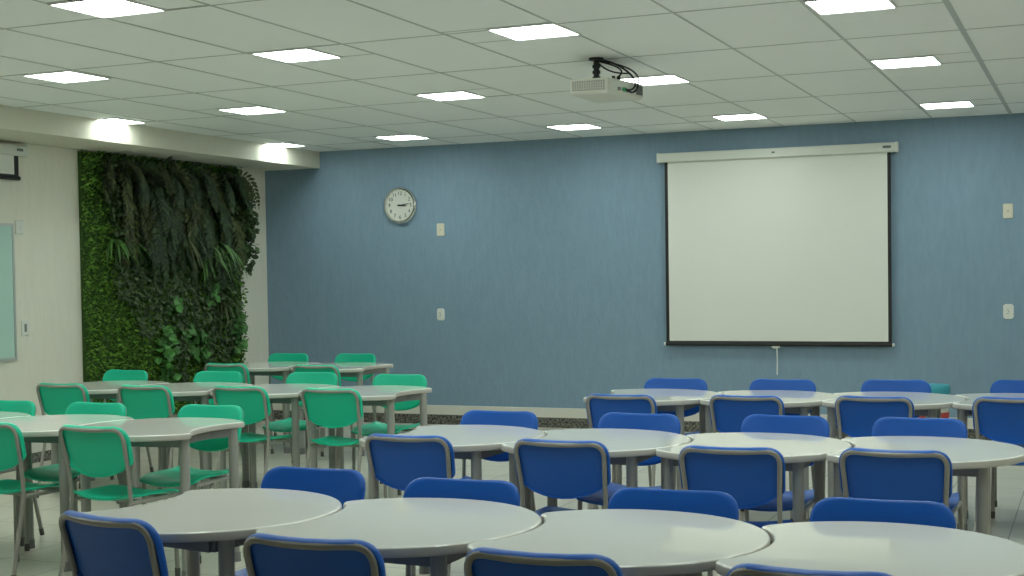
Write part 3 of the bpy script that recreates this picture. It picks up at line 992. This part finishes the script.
# hanging ferns over the upper half
yy = PY0 + 0.42
k = 0
while yy < PY1 - 0.16:
    fern(yy, 2.48 + rnd.uniform(-0.05, 0.05), 7, 0.52, 0.10, M['fern'] if k % 3 else M['fern_olive'], 2.2, 0.7)
    yy += 0.2; k += 1
yy = PY0 + 0.62; k = 0
while yy < PY1 - 0.25:
    fern(yy, 2.22 + rnd.uniform(-0.08, 0.08), 6, 0.72, 0.10, M['fern'] if k % 3 else M['fern_olive'], 3.0, 0.5)
    yy += 0.24; k += 1
yy = PY0 + 0.75; k = 0
while yy < PY1 - 0.4:
    fern(yy, 1.86 + rnd.uniform(-0.08, 0.08), 5, 0.55, 0.09, M['fern'], 3.0, 0.5)
    yy += 0.27; k += 1


def cluster(name, y, z, ry, rz_, n, L, W, material, depth=0.10, hang=0.5):
    mb = MB()
    for _ in range(n):
        a = rnd.uniform(0, 2 * PI); r_ = math.sqrt(rnd.random())
        p = Vector((0.06 + rnd.uniform(0, depth) * (1 - 0.5 * r_), y + ry * r_ * math.cos(a), z + rz_ * r_ * math.sin(a)))
        d = Vector((rnd.uniform(0.1, 0.8), rnd.uniform(-1, 1), rnd.uniform(-1, 0.6) - hang))
        s_ = rnd.uniform(0.7, 1.25)
        leaf(mb, p, d, OUT + rvec(0.7), L * s_, W * s_, 0.12)
    mb.build(name, material, lw, smooth=False)


# dusky trailing vines
for (y, z, ry, rz_, n) in ((10.02, 2.35, 0.16, 0.22, 300), (11.85, 1.80, 0.14, 0.22, 220), (10.15, 2.02, 0.20, 0.26, 320), (10.20, 1.55, 0.22, 0.28, 360), (10.45, 1.30, 0.22, 0.34, 380), (10.75, 1.45, 0.2, 0.36, 380),
                           (11.05, 1.35, 0.18, 0.40, 360), (11.30, 1.10, 0.22, 0.36, 380), (11.60, 1.45, 0.2, 0.34, 340), (11.78, 1.08, 0.2, 0.34, 340), (11.5, 0.72, 0.25, 0.28, 300), (10.92, 0.80, 0.12, 0.42, 240)):
    cluster('trailing_vine', y, z, ry, rz_, n, 0.045, 0.026, M['vine'], 0.11, 0.5)
# bright broad-leaved plants in the lower half
for (y, z, ry, rz_, n) in ((10.72, 0.78, 0.10, 0.30, 70), (11.22, 0.86, 0.14, 0.16, 60), (11.42, 1.35, 0.10, 0.10, 26), (10.80, 1.26, 0.09, 0.09, 22), (11.86, 0.98, 0.10, 0.24, 55), (11.05, 1.03, 0.08, 0.10, 20), (11.95, 1.75, 0.08, 0.14, 24)):
    cluster('leafy_plant', y, z, ry, rz_, n, 0.085, 0.07, M['broad'], 0.10, 0.3)
# ivy spilling past the right edge
for (y, z, ry, rz_, n) in ((11.98, 2.14, 0.10, 0.18, 150), (12.02, 2.04, 0.11, 0.20, 170), (12.02, 1.80, 0.08, 0.26, 110), (11.90, 2.15, 0.14, 0.2, 120)):
    cluster('ivy', y, z, ry, rz_, n, 0.065, 0.05, M['ivy'], 0.20, 0.2)


def blades(y, z, n, L, material, up=0.4, bias=0.0):
    mb = MB()
    for _ in range(n):
        d = Vector((rnd.uniform(0.5, 1.0), rnd.uniform(-1, 1) + bias, up + rnd.uniform(-0.3, 0.4))).normalized()
        p = Vector((0.06, y + rnd.uniform(-0.03, 0.03), z + rnd.uniform(-0.03, 0.03)))
        w = rnd.uniform(0.010, 0.016); ln = L * rnd.uniform(0.6, 1.1); seg = 7
        s = d.cross(Vector((0, 0, 1))).normalized()
        vs = []
        for i in range(seg + 1):
            t = i / seg
            ww = w * (1 - t ** 2) + 0.001
            vs += [p - s * ww, p + s * ww]
            d = (d + Vector((0, 0, -0.30))).normalized()
            p = p + d * ln / seg
            if p.x < 0.05: p.x = 0.05
        mb.add(vs, [(2 * i, 2 * i + 1, 2 * i + 3, 2 * i + 2) for i in range(seg)])
    mb.build('grassy_plant', material, lw, smooth=False)


blades(11.35, 1.72, 22, 0.55, M['spider'], 0.5)
blades(11.55, 1.80, 18, 0.50, M['spider'], 0.4)
blades(10.05, 1.83, 22, 0.36, M['spider'], 0.3)
blades(10.25, 1.78, 16, 0.36, M['spider'], 0.3, 0.4)
blades(11.62, 1.25, 16, 0.34, M['fern_olive'], 0.2)
blades(11.0, 1.90, 14, 0.55, M['fern_olive'], 0.1)
